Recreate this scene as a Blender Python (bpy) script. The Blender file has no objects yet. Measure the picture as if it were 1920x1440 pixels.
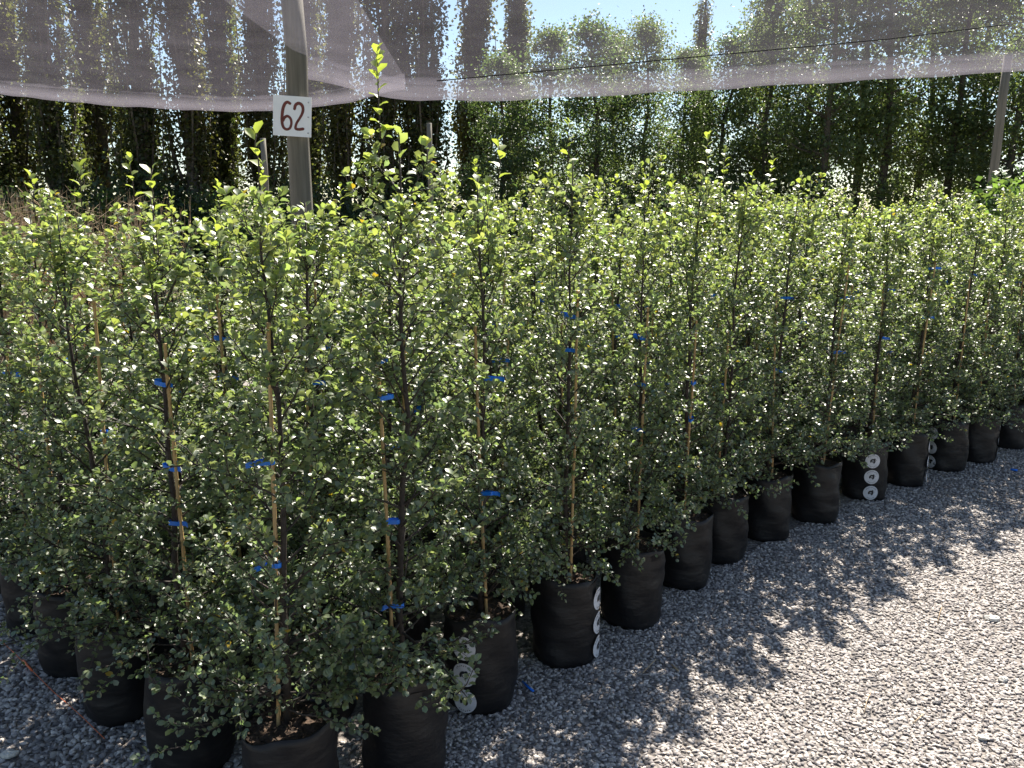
import bpy, math, random
import numpy as np
from mathutils import Vector, Matrix
R = math.radians
random.seed(7)
rng = np.random.default_rng(11)
sc = bpy.context.scene
COL = sc.collection

# ------------------------------------------------------------------ camera
CAM_H, PITCH, F = 1.8, R(11.3), 1600.0          # F in photo pixels (1920 wide)
cd = bpy.data.cameras.new('camera'); cam = bpy.data.objects.new('camera', cd); COL.objects.link(cam)
cam.location = (0, 0, CAM_H); cam.rotation_euler = (R(90) - PITCH, 0, 0)
cd.sensor_fit = 'HORIZONTAL'; cd.angle = 2 * math.atan(960 / F); cd.clip_end = 2000; cd.clip_start = 0.05
sc.camera = cam

# ------------------------------------------------------------------ world, sun, exposure
SUN_AZ, SUN_EL = R(20), R(48)                    # azimuth from +Y towards +X
w = bpy.data.worlds.new('World'); sc.world = w; w.use_nodes = True
nt = w.node_tree; bg = nt.nodes['Background']
sky = nt.nodes.new('ShaderNodeTexSky'); sky.sky_type = 'NISHITA'; sky.sun_disc = False
sky.sun_elevation = SUN_EL; sky.sun_rotation = SUN_AZ; sky.altitude = 50
sky.air_density = 1.0; sky.dust_density = 0.15; sky.ozone_density = 1.2
nt.links.new(sky.outputs[0], bg.inputs[0]); bg.inputs[1].default_value = 0.05
sd = bpy.data.lights.new('sun', 'SUN'); so = bpy.data.objects.new('sun', sd); COL.objects.link(so)
sd.energy = 5.0; sd.angle = R(0.53); sd.color = (1.0, 0.93, 0.83)
sdir = Vector((math.sin(SUN_AZ) * math.cos(SUN_EL), math.cos(SUN_AZ) * math.cos(SUN_EL), math.sin(SUN_EL)))
so.rotation_euler = sdir.to_track_quat('Z', 'Y').to_euler(); so.location = (0, 0, 20)
sc.view_settings.view_transform = 'Standard'; sc.view_settings.look = 'None'
sc.view_settings.exposure = 1.75; sc.view_settings.gamma = 1.0
sc.cycles.max_bounces = 8; sc.cycles.transparent_max_bounces = 12
sc.cycles.caustics_reflective = False; sc.cycles.caustics_refractive = False

def ray(px, py):
    x = (px - 960) / F; y = (py - 720) / F
    return Vector((x, math.cos(PITCH) - y * math.sin(PITCH), -(y * math.cos(PITCH) + math.sin(PITCH))))
def at_z(px, py, z=0.0):
    d = ray(px, py); t = (z - CAM_H) / d.z
    return Vector((d.x * t, d.y * t, z))
def at_y(px, py, Y):
    d = ray(px, py); t = Y / d.y
    return Vector((d.x * t, Y, CAM_H + d.z * t))

# ------------------------------------------------------------------ materials
def new_mat(name):
    m = bpy.data.materials.new(name); m.use_nodes = True
    n = m.node_tree.nodes; l = m.node_tree.links
    return m, n, l, n['Principled BSDF'], n['Material Output']
def ramp(n, stops):
    r = n.new('ShaderNodeValToRGB'); e = r.color_ramp.elements
    while len(e) < len(stops): e.new(0.5)
    for i, (p, c) in enumerate(stops):
        e[i].position = p; e[i].color = (*c, 1)
    return r
def noise(n, l, scale, detail=3.0, rough=0.55, coord='Object', vec=None):
    t = n.new('ShaderNodeTexNoise'); t.inputs['Scale'].default_value = scale
    t.inputs['Detail'].default_value = detail; t.inputs['Roughness'].default_value = rough
    if vec is None:
        tc = n.new('ShaderNodeTexCoord'); vec = tc.outputs[coord]
    l.new(vec, t.inputs['Vector']); return t
def simple(name, c1, c2, scale=20.0, rough=0.7, bump=0.0, bscale=None, spec=0.4, stretch=None):
    m, n, l, p, o = new_mat(name)
    tc = n.new('ShaderNodeTexCoord'); vec = tc.outputs['Object']
    if stretch:
        mp = n.new('ShaderNodeMapping'); mp.inputs['Scale'].default_value = stretch
        l.new(vec, mp.inputs[0]); vec = mp.outputs[0]
    t = noise(n, l, scale, 4, 0.6, vec=vec); r = ramp(n, [(0.3, c1), (0.7, c2)])
    l.new(t.outputs[0], r.inputs[0]); l.new(r.outputs[0], p.inputs['Base Color'])
    p.inputs['Roughness'].default_value = rough; p.inputs['Specular IOR Level'].default_value = spec
    if bump:
        b = n.new('ShaderNodeBump'); b.inputs['Strength'].default_value = bump; b.inputs['Distance'].default_value = 0.01
        t2 = noise(n, l, bscale or scale, 4, 0.6, vec=vec)
        l.new(t2.outputs[0], b.inputs['Height']); l.new(b.outputs[0], p.inputs['Normal'])
    return m
def leaf_mat(name, rough=0.4, trans=0.4, spec=0.5, tgain=1.6):
    """leaf colour comes from the per-leaf 'tint' attribute (species and age of the leaf)"""
    m, n, l, p, o = new_mat(name)
    a = n.new('ShaderNodeAttribute'); a.attribute_name = 'tint'
    l.new(a.outputs['Color'], p.inputs['Base Color'])
    p.inputs['Roughness'].default_value = rough; p.inputs['Specular IOR Level'].default_value = spec
    tr = n.new('ShaderNodeBsdfTranslucent')
    mx = n.new('ShaderNodeVectorMath'); mx.operation = 'MULTIPLY'
    mx.inputs[1].default_value = (1.22 * tgain, 1.30 * tgain, 0.70 * tgain)
    l.new(a.outputs['Color'], mx.inputs[0]); l.new(mx.outputs[0], tr.inputs['Color'])
    ms = n.new('ShaderNodeMixShader'); ms.inputs[0].default_value = trans
    l.new(p.outputs[0], ms.inputs[1]); l.new(tr.outputs[0], ms.inputs[2]); l.new(ms.outputs[0], o.inputs['Surface'])
    return m

M_LEAF = leaf_mat('sapling_leaf', 0.40, 0.38, 1.0, 1.75)
M_TREELEAF = leaf_mat('tree_leaf', 0.45, 0.42, 0.4, 1.9)
M_TRUNK = simple('sapling_bark', (0.020, 0.015, 0.013), (0.055, 0.042, 0.034), 60, 0.75, 0.4, 120)
M_BARK = simple('tree_bark', (0.045, 0.036, 0.028), (0.13, 0.105, 0.08), 6, 0.9, 0.8, 14, stretch=(1, 1, 0.2))
M_BAMBOO = simple('bamboo', (0.36, 0.22, 0.09), (0.50, 0.34, 0.16), 30, 0.5, 0.1, 60, stretch=(3, 3, 0.3))
M_TIE = simple('blue_tape', (0.005, 0.13, 0.62), (0.015, 0.21, 0.80), 40, 0.35)
M_WOOD = simple('post_wood', (0.10, 0.09, 0.07), (0.20, 0.18, 0.145), 5, 0.85, 0.5, 25, stretch=(4, 4, 0.25))
M_SOIL = simple('potting_mix', (0.012, 0.009, 0.007), (0.11, 0.07, 0.045), 90, 0.95, 1.0, 80)
M_SIGN = simple('sign_paint', (0.74, 0.74, 0.76), (0.80, 0.80, 0.81), 8, 0.5)
M_DIGIT = simple('digit_paint', (0.10, 0.02, 0.015), (0.16, 0.035, 0.025), 30, 0.6)
M_STEEL = simple('galvanised', (0.30, 0.30, 0.31), (0.45, 0.45, 0.46), 40, 0.45)
M_WIRE = simple('wire', (0.015, 0.015, 0.016), (0.03, 0.03, 0.03), 40, 0.95, spec=0.05)
M_STRAW = simple('dry_stalk', (0.32, 0.23, 0.14), (0.55, 0.42, 0.27), 12, 0.9)
M_STONE = simple('pale_stone', (0.40, 0.38, 0.34), (0.62, 0.59, 0.53), 25, 0.8, 0.5, 60)
M_DARKCHIP = simple('dark_chip', (0.02, 0.02, 0.025), (0.05, 0.05, 0.055), 30, 0.6)
M_ORANGE = simple('orange_string', (0.55, 0.10, 0.03), (0.70, 0.18, 0.06), 60, 0.6)
M_PRINT = simple('bag_print', (0.50, 0.50, 0.53), (0.62, 0.62, 0.64), 30, 0.6)
M_INK = simple('bag_ink', (0.012, 0.012, 0.014), (0.02, 0.02, 0.022), 40, 0.5)

def bag_mat():
    m, n, l, p, o = new_mat('black_polythene')
    t = noise(n, l, 9, 5, 0.65); r = ramp(n, [(0.35, (0.006, 0.006, 0.0075)), (0.8, (0.018, 0.016, 0.016))])
    l.new(t.outputs[0], r.inputs[0]); l.new(r.outputs[0], p.inputs['Base Color'])
    p.inputs['Roughness'].default_value = 0.5; p.inputs['Specular IOR Level'].default_value = 0.3
    tc = n.new('ShaderNodeTexCoord'); mp = n.new('ShaderNodeMapping'); mp.inputs['Scale'].default_value = (1, 1, 2.6)
    l.new(tc.outputs['Object'], mp.inputs[0])
    t2 = noise(n, l, 9, 4, 0.5, vec=mp.outputs[0]); b = n.new('ShaderNodeBump')
    b.inputs['Strength'].default_value = 0.55; b.inputs['Distance'].default_value = 0.012
    l.new(t2.outputs[0], b.inputs['Height']); l.new(b.outputs[0], p.inputs['Normal'])
    return m
M_BAG = bag_mat()

def ground_mat():
    m, n, l, p, o = new_mat('gravel_ground')
    tc = n.new('ShaderNodeTexCoord')
    v = n.new('ShaderNodeTexVoronoi'); v.inputs['Scale'].default_value = 70
    l.new(tc.outputs['Object'], v.inputs['Vector'])
    r = ramp(n, [(0.0, (0.06, 0.054, 0.05)), (0.35, (0.19, 0.17, 0.155)), (0.7, (0.29, 0.265, 0.24)), (1.0, (0.43, 0.395, 0.36))])
    l.new(v.outputs['Color'], r.inputs[0])
    big = noise(n, l, 0.35, 4, 0.6, vec=tc.outputs['Object'])
    r2 = ramp(n, [(0.4, (0.75, 0.72, 0.70)), (0.65, (1.0, 1.0, 1.0))])
    l.new(big.outputs[0], r2.inputs[0])
    mu = n.new('ShaderNodeMix'); mu.data_type = 'RGBA'; mu.blend_type = 'MULTIPLY'; mu.inputs[0].default_value = 1
    l.new(r.outputs[0], mu.inputs[6]); l.new(r2.outputs[0], mu.inputs[7])
    l.new(mu.outputs[2], p.inputs['Base Color']); p.inputs['Roughness'].default_value = 0.9
    b = n.new('ShaderNodeBump'); b.inputs['Strength'].default_value = 1.0; b.inputs['Distance'].default_value = 0.008
    b.invert = True
    l.new(v.outputs['Distance'], b.inputs['Height']); l.new(b.outputs[0], p.inputs['Normal'])
    return m
def pebble_mat():
    m, n, l, p, o = new_mat('pebble')
    oi = n.new('ShaderNodeObjectInfo')
    r = ramp(n, [(0.0, (0.10, 0.092, 0.088)), (0.25, (0.22, 0.196, 0.185)), (0.55, (0.33, 0.30, 0.275)),
                 (0.8, (0.44, 0.395, 0.355)), (1.0, (0.62, 0.565, 0.51))])
    l.new(oi.outputs['Random'], r.inputs[0]); l.new(r.outputs[0], p.inputs['Base Color'])
    p.inputs['Roughness'].default_value = 0.75
    return m
def grass_mat():
    m, n, l, p, o = new_mat('field_ground')
    t = noise(n, l, 0.6, 6, 0.7); r = ramp(n, [(0.3, (0.10, 0.11, 0.04)), (0.55, (0.22, 0.19, 0.10)), (0.75, (0.33, 0.28, 0.18))])
    l.new(t.outputs[0], r.inputs[0]); l.new(r.outputs[0], p.inputs['Base Color']); p.inputs['Roughness'].default_value = 0.95
    return m
def net_mat(name, dens, var):
    """woven shade cloth: open weave lets most of the light through, threads are pale and translucent"""
    m, n, l, p, o = new_mat(name)
    tc = n.new('ShaderNodeTexCoord')
    w1 = n.new('ShaderNodeTexWave'); w1.bands_direction = 'X'; w1.inputs['Scale'].default_value = 42
    w2 = n.new('ShaderNodeTexWave'); w2.bands_direction = 'Y'; w2.inputs['Scale'].default_value = 42
    for q in (w1, w2): l.new(tc.outputs['Object'], q.inputs['Vector'])
    mx = n.new('ShaderNodeMath'); mx.operation = 'MAXIMUM'
    l.new(w1.outputs['Fac'], mx.inputs[0]); l.new(w2.outputs['Fac'], mx.inputs[1])
    t = noise(n, l, 1.3, 4, 0.6, vec=tc.outputs['Object'])
    a = n.new('ShaderNodeMath'); a.operation = 'MULTIPLY_ADD'; a.inputs[1].default_value = var; a.inputs[2].default_value = dens - var * 0.8
    l.new(mx.outputs[0], a.inputs[0])
    b2 = n.new('ShaderNodeMath'); b2.operation = 'MULTIPLY_ADD'; b2.inputs[1].default_value = 0.22; b2.inputs[2].default_value = -0.11
    l.new(t.outputs[0], b2.inputs[0])
    ad = n.new('ShaderNodeMath'); ad.operation = 'ADD'; ad.use_clamp = True
    l.new(a.outputs[0], ad.inputs[0]); l.new(b2.outputs[0], ad.inputs[1])
    at = n.new('ShaderNodeAttribute'); at.attribute_name = 'tint'      # opacity factor; on the hem it paints in the denser grazing-angle look
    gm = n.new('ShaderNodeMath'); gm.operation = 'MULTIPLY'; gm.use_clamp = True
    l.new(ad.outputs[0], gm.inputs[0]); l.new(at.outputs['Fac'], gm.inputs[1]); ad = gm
    d = n.new('ShaderNodeBsdfDiffuse'); d.inputs[0].default_value = (0.27, 0.255, 0.29, 1)
    tr = n.new('ShaderNodeBsdfTranslucent'); tr.inputs[0].default_value = (0.24, 0.225, 0.265, 1)
    ms = n.new('ShaderNodeMixShader'); ms.inputs[0].default_value = 0.55
    l.new(d.outputs[0], ms.inputs[1]); l.new(tr.outputs[0], ms.inputs[2])
    tp = n.new('ShaderNodeBsdfTransparent'); m2 = n.new('ShaderNodeMixShader')
    l.new(ad.outputs[0], m2.inputs[0]); l.new(tp.outputs[0], m2.inputs[1]); l.new(ms.outputs[0], m2.inputs[2])
    l.new(m2.outputs[0], o.inputs['Surface']); n.remove(p)
    return m
M_GROUND, M_PEBBLE, M_FIELD = ground_mat(), pebble_mat(), grass_mat()
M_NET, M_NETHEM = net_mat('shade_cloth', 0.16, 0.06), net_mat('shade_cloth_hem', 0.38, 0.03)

# ------------------------------------------------------------------ mesh helpers
class MB:
    """collects triangles / quads with material index and optional leaf tint"""
    def __init__(s): s.v = []; s.f3 = []; s.f4 = []; s.n = 0; s.m3 = []; s.m4 = []; s.c = []
    def add(s, v, f3=None, f4=None, mi=0, col=None):
        v = np.asarray(v, dtype=np.float32).reshape(-1, 3)
        if f3 is not None and len(f3): f = np.asarray(f3, dtype=np.int32).reshape(-1, 3) + s.n; s.f3.append(f); s.m3.append(np.full(len(f), mi, np.int32))
        if f4 is not None and len(f4): f = np.asarray(f4, dtype=np.int32).reshape(-1, 4) + s.n; s.f4.append(f); s.m4.append(np.full(len(f), mi, np.int32))
        s.v.append(v); s.n += len(v)
        s.c.append(np.ones((len(v), 3), np.float32) if col is None else np.asarray(col, np.float32).reshape(-1, 3))
    def tube(s, pts, rad, sides=6, cap=True, mi=0):
        pts = np.asarray(pts, float); n = len(pts); rad = np.broadcast_to(np.asarray(rad, float), (n,))
        tg = np.gradient(pts, axis=0); tg /= np.linalg.norm(tg, axis=1)[:, None] + 1e-9
        ref = np.array([1.0, 0, 0]) if abs(tg[0][0]) < 0.8 else np.array([0, 1.0, 0])
        a = np.cross(tg, ref); a /= np.linalg.norm(a, axis=1)[:, None] + 1e-9; b = np.cross(tg, a)
        th = np.linspace(0, 2 * math.pi, sides, endpoint=False)
        v = pts[:, None] + rad[:, None, None] * (np.cos(th)[None, :, None] * a[:, None] + np.sin(th)[None, :, None] * b[:, None])
        v = v.reshape(-1, 3); f = []
        for i in range(n - 1):
            for j in range(sides):
                k = (j + 1) % sides
                f.append((i * sides + j, i * sides + k, (i + 1) * sides + k, (i + 1) * sides + j))
        f3 = []
        if cap:
            v = np.vstack([v, pts[:1], pts[-1:]]); c0 = n * sides; c1 = c0 + 1
            for j in range(sides):
                k = (j + 1) % sides
                f3.append((c0, k, j)); f3.append((c1, (n - 1) * sides + j, (n - 1) * sides + k))
        s.add(v, f3, f, mi)
    def box(s, c, d, mi=0):
        c = np.asarray(c, float); d = np.asarray(d, float) / 2
        sg = np.array([(-1,-1,-1),(1,-1,-1),(1,1,-1),(-1,1,-1),(-1,-1,1),(1,-1,1),(1,1,1),(-1,1,1)])
        s.add(c + sg * d, None, [(0,3,2,1),(4,5,6,7),(0,1,5,4),(1,2,6,5),(2,3,7,6),(3,0,4,7)], mi)
    def mesh(s, name, mats, smooth=True, tint=False):
        v = np.vstack(s.v); f3 = np.vstack(s.f3) if s.f3 else np.zeros((0, 3), np.int32)
        f4 = np.vstack(s.f4) if s.f4 else np.zeros((0, 4), np.int32)
        me = bpy.data.meshes.new(name); me.vertices.add(len(v)); me.vertices.foreach_set('co', v.ravel())
        nl = len(f3) * 3 + len(f4) * 4; me.loops.add(nl)
        me.loops.foreach_set('vertex_index', np.concatenate([f3.ravel(), f4.ravel()]).astype(np.int32))
        npoly = len(f3) + len(f4); me.polygons.add(npoly)
        st = np.concatenate([np.arange(len(f3)) * 3, len(f3) * 3 + np.arange(len(f4)) * 4]).astype(np.int32)
        me.polygons.foreach_set('loop_start', st)
        mi = np.concatenate([np.concatenate(s.m3) if s.m3 else np.zeros(0, np.int32), np.concatenate(s.m4) if s.m4 else np.zeros(0, np.int32)]).astype(np.int32)
        me.polygons.foreach_set('material_index', mi)
        me.polygons.foreach_set('use_smooth', np.full(npoly, smooth))
        if tint:
            at = me.attributes.new('tint', 'FLOAT_COLOR', 'POINT')
            c = np.vstack(s.c); at.data.foreach_set('color', np.hstack([c, np.ones((len(c), 1), np.float32)]).ravel().astype(np.float32))
        me.update(calc_edges=True); me.validate()
        for m in (mats if isinstance(mats, (list, tuple)) else [mats]): me.materials.append(m)
        return me
def ob(name, data, parent=None, loc=(0, 0, 0), rot=(0, 0, 0), scale=None):
    o = bpy.data.objects.new(name, data); COL.objects.link(o)
    o.location = loc; o.rotation_euler = rot
    if scale is not None: o.scale = scale
    if parent is not None: o.parent = parent
    return o
def tag(o, label, cat, group=None):
    o['label'] = label; o['category'] = cat
    if group: o['group'] = group
    return o
def structure(o): o['kind'] = 'structure'; return o
def stuff(o): o['kind'] = 'stuff'; return o

# leaf batches -----------------------------------------------------
LEAF_V = np.array([(0,0,0),(0.5,0,0.03),(1.0,0,-0.14),(0.36,0.30,0.13),(0.74,0.33,0.04),(0.36,-0.30,0.13),(0.74,-0.33,0.04)], float)
LEAF_F = np.array([(0,1,3),(1,4,3),(1,2,4),(0,5,1),(1,5,6),(1,6,2)])
QUAD_V = np.array([(0,0,0),(0.55,0.38,0.06),(1.0,0,-0.08),(0.5,-0.38,0.06)], float)
QUAD_F = np.array([(0,2,1),(0,3,2)])
def frames(d, up):
    d = d / (np.linalg.norm(d, axis=1)[:, None] + 1e-9)
    y = np.cross(up, d); y /= np.linalg.norm(y, axis=1)[:, None] + 1e-9
    z = np.cross(d, y); return np.stack([d, y, z], axis=1)       # rows: local x,y,z axes
def add_leaves(mb, pos, d, up, size, col, V=LEAF_V, Fc=LEAF_F):
    n = len(pos)
    if n == 0: return
    fr = frames(d, up)
    v = np.einsum('kj,njc->nkc', V, fr) * size[:, None, None] + pos[:, None]
    f = (Fc[None] + (np.arange(n) * len(V))[:, None, None]).reshape(-1, 3)
    mb.add(v.reshape(-1, 3), f, None, 0, np.repeat(col, len(V), axis=0))

# ------------------------------------------------------------------ setting: ground, gravel
mb = MB(); g = 900.0; mb.add([(-g, -g, 0), (g, -g, 0), (g, g, 0), (-g, g, 0)], None, [(0, 1, 2, 3)])
structure(ob('ground', mb.mesh('ground', M_FIELD), loc=(0, 0, -0.008)))
mb = MB(); mb.add([(-16, -6, 0), (18, -6, 0), (18, 15.5, 0), (-16, 15.5, 0)], None, [(0, 1, 2, 3)])
structure(ob('gravel_yard', mb.mesh('gravel_yard', M_GROUND)))

# edge rows of the block: front centre-base pixels of the bags along the drive (corner first)
UD = Vector((0.736, 0.677, 0)); VD = Vector((-0.695, 0.719, 0))
BAG_R, BAG_H = 0.137, 0.365
def base_c(px, py):
    p = at_z(px, py); d = p.normalized(); return p + d * BAG_R
EDGE = [Vector((-0.655, 2.25, 0)), Vector((-0.35, 2.52, 0))]
for q in [(902, 1345), (1058, 1258), (1182, 1184), (1278, 1110), (1347, 1060), (1432, 1018), (1525, 984),
          (1617, 940), (1692, 914), (1770, 886), (1826, 869), (1886, 843)]:
    EDGE.append(base_c(*q))
while len(EDGE) < 19: EDGE.append(EDGE[-1] + UD * 0.455)
LEFT = [None, base_c(368, 1462), base_c(238, 1362), base_c(150, 1272), base_c(80, 1192), base_c(8, 1115)]
LEFT.append(LEFT[-1] + VD * 0.46)

def gravel_object(name, quads, density, smin, smax, seed):
    mb = MB()
    for q in quads: mb.add([(p[0], p[1], 0.002) for p in q], None, [(0, 1, 2, 3)])
    o = ob(name, mb.mesh(name, M_PEBBLE)); stuff(o)
    ng = bpy.data.node_groups.new(name + '_nodes', 'GeometryNodeTree')
    ng.interface.new_socket('Geometry', in_out='INPUT', socket_type='NodeSocketGeometry')
    ng.interface.new_socket('Geometry', in_out='OUTPUT', socket_type='NodeSocketGeometry')
    n, l = ng.nodes, ng.links
    gi, go = n.new('NodeGroupInput'), n.new('NodeGroupOutput')
    dp = n.new('GeometryNodeDistributePointsOnFaces'); dp.inputs['Density'].default_value = density; dp.inputs['Seed'].default_value = seed
    ico = n.new('GeometryNodeMeshIcoSphere'); ico.inputs['Radius'].default_value = 0.5; ico.inputs['Subdivisions'].default_value = 2
    nz = n.new('ShaderNodeTexNoise'); nz.inputs['Scale'].default_value = 1.7
    sub = n.new('ShaderNodeVectorMath'); sub.operation = 'SUBTRACT'; sub.inputs[1].default_value = (0.5, 0.5, 0.5)
    scl = n.new('ShaderNodeVectorMath'); scl.operation = 'SCALE'; scl.inputs['Scale'].default_value = 0.75
    sp = n.new('GeometryNodeSetPosition'); l.new(ico.outputs['Mesh'], sp.inputs['Geometry'])
    l.new(nz.outputs['Color'], sub.inputs[0]); l.new(sub.outputs[0], scl.inputs[0]); l.new(scl.outputs[0], sp.inputs['Offset'])
    ss = n.new('GeometryNodeSetShadeSmooth'); l.new(sp.outputs[0], ss.inputs[0])
    sm = n.new('GeometryNodeSetMaterial'); sm.inputs['Material'].default_value = M_PEBBLE; l.new(ss.outputs[0], sm.inputs[0])
    ip = n.new('GeometryNodeInstanceOnPoints'); l.new(dp.outputs['Points'], ip.inputs['Points']); l.new(sm.outputs[0], ip.inputs['Instance'])
    rr = n.new('FunctionNodeRandomValue'); rr.data_type = 'FLOAT_VECTOR'
    rr.inputs[0].default_value = (-0.45, -0.45, 0); rr.inputs[1].default_value = (0.45, 0.45, 6.28)
    rs = n.new('FunctionNodeRandomValue'); rs.data_type = 'FLOAT_VECTOR'; rs.inputs['Seed'].default_value = 5
    rs.inputs[0].default_value = (smin, smin * 0.72, smin * 0.45); rs.inputs[1].default_value = (smax, smax * 0.75, smax * 0.5)
    l.new(rr.outputs[0], ip.inputs['Rotation']); l.new(rs.outputs[0], ip.inputs['Scale'])
    l.new(gi.outputs[0], dp.inputs['Mesh']); l.new(ip.outputs[0], go.inputs[0])
    o.modifiers.new('pebbles', 'NODES').node_group = ng
    return o
N = Vector((0.677, -0.736, 0)); E0 = EDGE[0]
def uq(u0, u1, n0, n1): return [E0 + UD * u0 + N * n0, E0 + UD * u0 + N * n1, E0 + UD * u1 + N * n1, E0 + UD * u1 + N * n0]
gr = gravel_object('gravel', [uq(-0.5, 4.6, -0.25, 3.1)], 6500, 0.010, 0.025, 1)
tag(gr, 'pale grey pebble gravel of the sunlit drive', 'gravel')
gr2 = gravel_object('gravel', [uq(4.6, 8.6, -0.25, 3.4)], 3200, 0.011, 0.024, 2)
tag(gr2, 'pale pebble gravel at the far stretch of the drive', 'gravel')
NL = Vector((-0.719, -0.695, 0))
gr3 = gravel_object('gravel', [[E0 + VD * a + NL * b for a, b in ((-0.2, -0.3), (4.2, -0.3), (4.2, 1.5), (-0.2, 1.5))]], 3600, 0.012, 0.036, 3)
tag(gr3, 'coarser shaded grey gravel beside the block of bags', 'gravel')

# ------------------------------------------------------------------ saplings
def sapling_meshes(seed, H):
    """trunk+branches, foliage mesh; local origin at the soil surface"""
    rg = np.random.default_rng(seed); wood, br, fol = MB(), MB(), MB()
    k = 9; zz = np.linspace(0, H, k); wob = np.cumsum(rg.normal(0, 0.007, (k, 2)), axis=0); wob -= wob[0]
    lead = np.column_stack([wob, zz]); wood.tube(lead, np.linspace(0.012, 0.0022, k), 7)
    def at(z): return np.array([np.interp(z, zz, lead[:, 0]), np.interp(z, zz, lead[:, 1]), z])
    P, D, U, S, C = [], [], [], [], []
    def leaf(p, d, s, young):
        u = np.array([rg.normal(0, .55), rg.normal(0, .55), 1.0])
        old = np.array([0.100, 0.132, 0.088]); mid = np.array([0.140, 0.172, 0.092]); new = np.array([0.230, 0.268, 0.090])
        c = old * (1 - min(1, 2 * young)) + mid * min(1, 2 * young) if young < .5 else mid * (2 - 2 * young) + new * (2 * young - 1)
        c = c * rg.uniform(.72, 1.25) * np.array([rg.uniform(.88, 1.12), 1, rg.uniform(.8, 1.2)])
        if rg.random() < 0.006: c = np.array([0.24, 0.17, 0.02])
        P.append(p); D.append(d); U.append(u); S.append(s); C.append(c)
    def twig(p0, d, L, rad, zrel, lvl):
        n = 5; d = d / np.linalg.norm(d); pts = [p0]
        for i in range(n):
            d = d + rg.normal(0, .12, 3) + np.array([0, 0, .05]); d /= np.linalg.norm(d); pts.append(pts[-1] + d * L / n)
        pts = np.array(pts); br.tube(pts, np.linspace(rad, rad * .35, len(pts)), 4 if lvl else 5, cap=False)
        step = 0.0072 if zrel < .7 else 0.010
        nl = int(L / step * 1.0)
        for j in range(nl):
            t = rg.uniform(.12, 1) if lvl else rg.uniform(.35, 1)
            q = t * n; i = min(int(q), n - 1); p = pts[i] + (pts[i + 1] - pts[i]) * (q - i)
            a = rg.normal(0, 1, 3); a -= a.dot(d) * d; a /= np.linalg.norm(a) + 1e-9
            ld = a * .9 + d * rg.uniform(.1, .8) + np.array([0, 0, .15])
            young = np.clip(.05 + .55 * zrel + .30 * (t - .5) + rg.normal(0, .13), 0, 1)
            s = rg.uniform(.012, .0225) * (1.0 + .38 * zrel)
            leaf(p + a * .004, ld, s, young)
        for _ in range(4 if zrel > .8 else 3):                   # tuft at the tip
            ld = d + rg.normal(0, .5, 3); leaf(pts[-1], ld, rg.uniform(.015, .025) * (1 + .4 * zrel), np.clip(.35 + .6 * zrel + rg.normal(0, .1), 0, 1))
        return pts
    nb = int(54 * H / 1.55); ga = rg.uniform(0, 6.28)
    for i in range(nb):
        zr = ((i + rg.uniform(0, 1)) / nb) ** 1.22; z = 0.05 + zr * (H * 0.90 - .05); ga += 2.4 + rg.normal(0, .3)
        L = (0.37 - .20 * zr) * rg.uniform(.65, 1.18)
        el = R(rg.uniform(18, 38) + 26 * zr) if zr > .12 else R(rg.uniform(-8, 24))
        d = np.array([math.cos(ga) * math.cos(el), math.sin(ga) * math.cos(el), math.sin(el)])
        pts = twig(at(z), d, L, .0045 - .0022 * zr, zr, 0)
        ns = int(rg.integers(2, 8) * (1.1 - .4 * zr))
        for s in range(ns):
            t = rg.uniform(.15, .92); q = t * (len(pts) - 1); j = int(q); p = pts[j] + (pts[j + 1] - pts[j]) * (q - j)
            dd = d * .7 + rg.normal(0, .55, 3) + np.array([0, 0, .12]); twig(p, dd, L * rg.uniform(.28, .55), .0022, zr, 1)
    for i in range(13):                                            # basal skirt hanging over the bag rim
        a = rg.uniform(0, 6.28); el = R(rg.uniform(0, 42)); L = rg.uniform(.18, .34)
        d = np.array([math.cos(a) * math.cos(el), math.sin(a) * math.cos(el), math.sin(el)])
        pts = twig(at(rg.uniform(.03, .22)), d, L, .0032, .05, 0)
        for s in range(5):
            j = int(rg.integers(2, len(pts))); dd = d * .6 + rg.normal(0, .6, 3); twig(pts[j], dd, L * rg.uniform(.3, .5), .002, .05, 1)
    # leader tip: bigger, well spaced leaves
    tip = []
    for j in range(13):
        z = H - .015 - j * .022; a = j * 2.4 + rg.normal(0, .2); el = .55 if j > 3 else 1.0
        tip.append((at(z), np.array([math.cos(a) * math.cos(el), math.sin(a) * math.cos(el), math.sin(el)]), rg.uniform(.026, .040)))
    for p, d, s in tip: leaf(p, d, s, rg.uniform(.75, 1))
    add_leaves(fol, np.array(P), np.array(D), np.array(U), np.array(S), np.array(C))
    return wood.mesh('trunk', M_TRUNK), br.mesh('branches', M_TRUNK), fol.mesh('foliage', M_LEAF, True, True), lead, tip

HS = [1.46, 1.58, 1.70, 1.52, 1.62, 1.40, 1.55, 1.64]
VAR = [sapling_meshes(100 + i, h) for i, h in enumerate(HS)]
print('leaves/plant', [len(v[2].polygons) // 6 for v in VAR])

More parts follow.
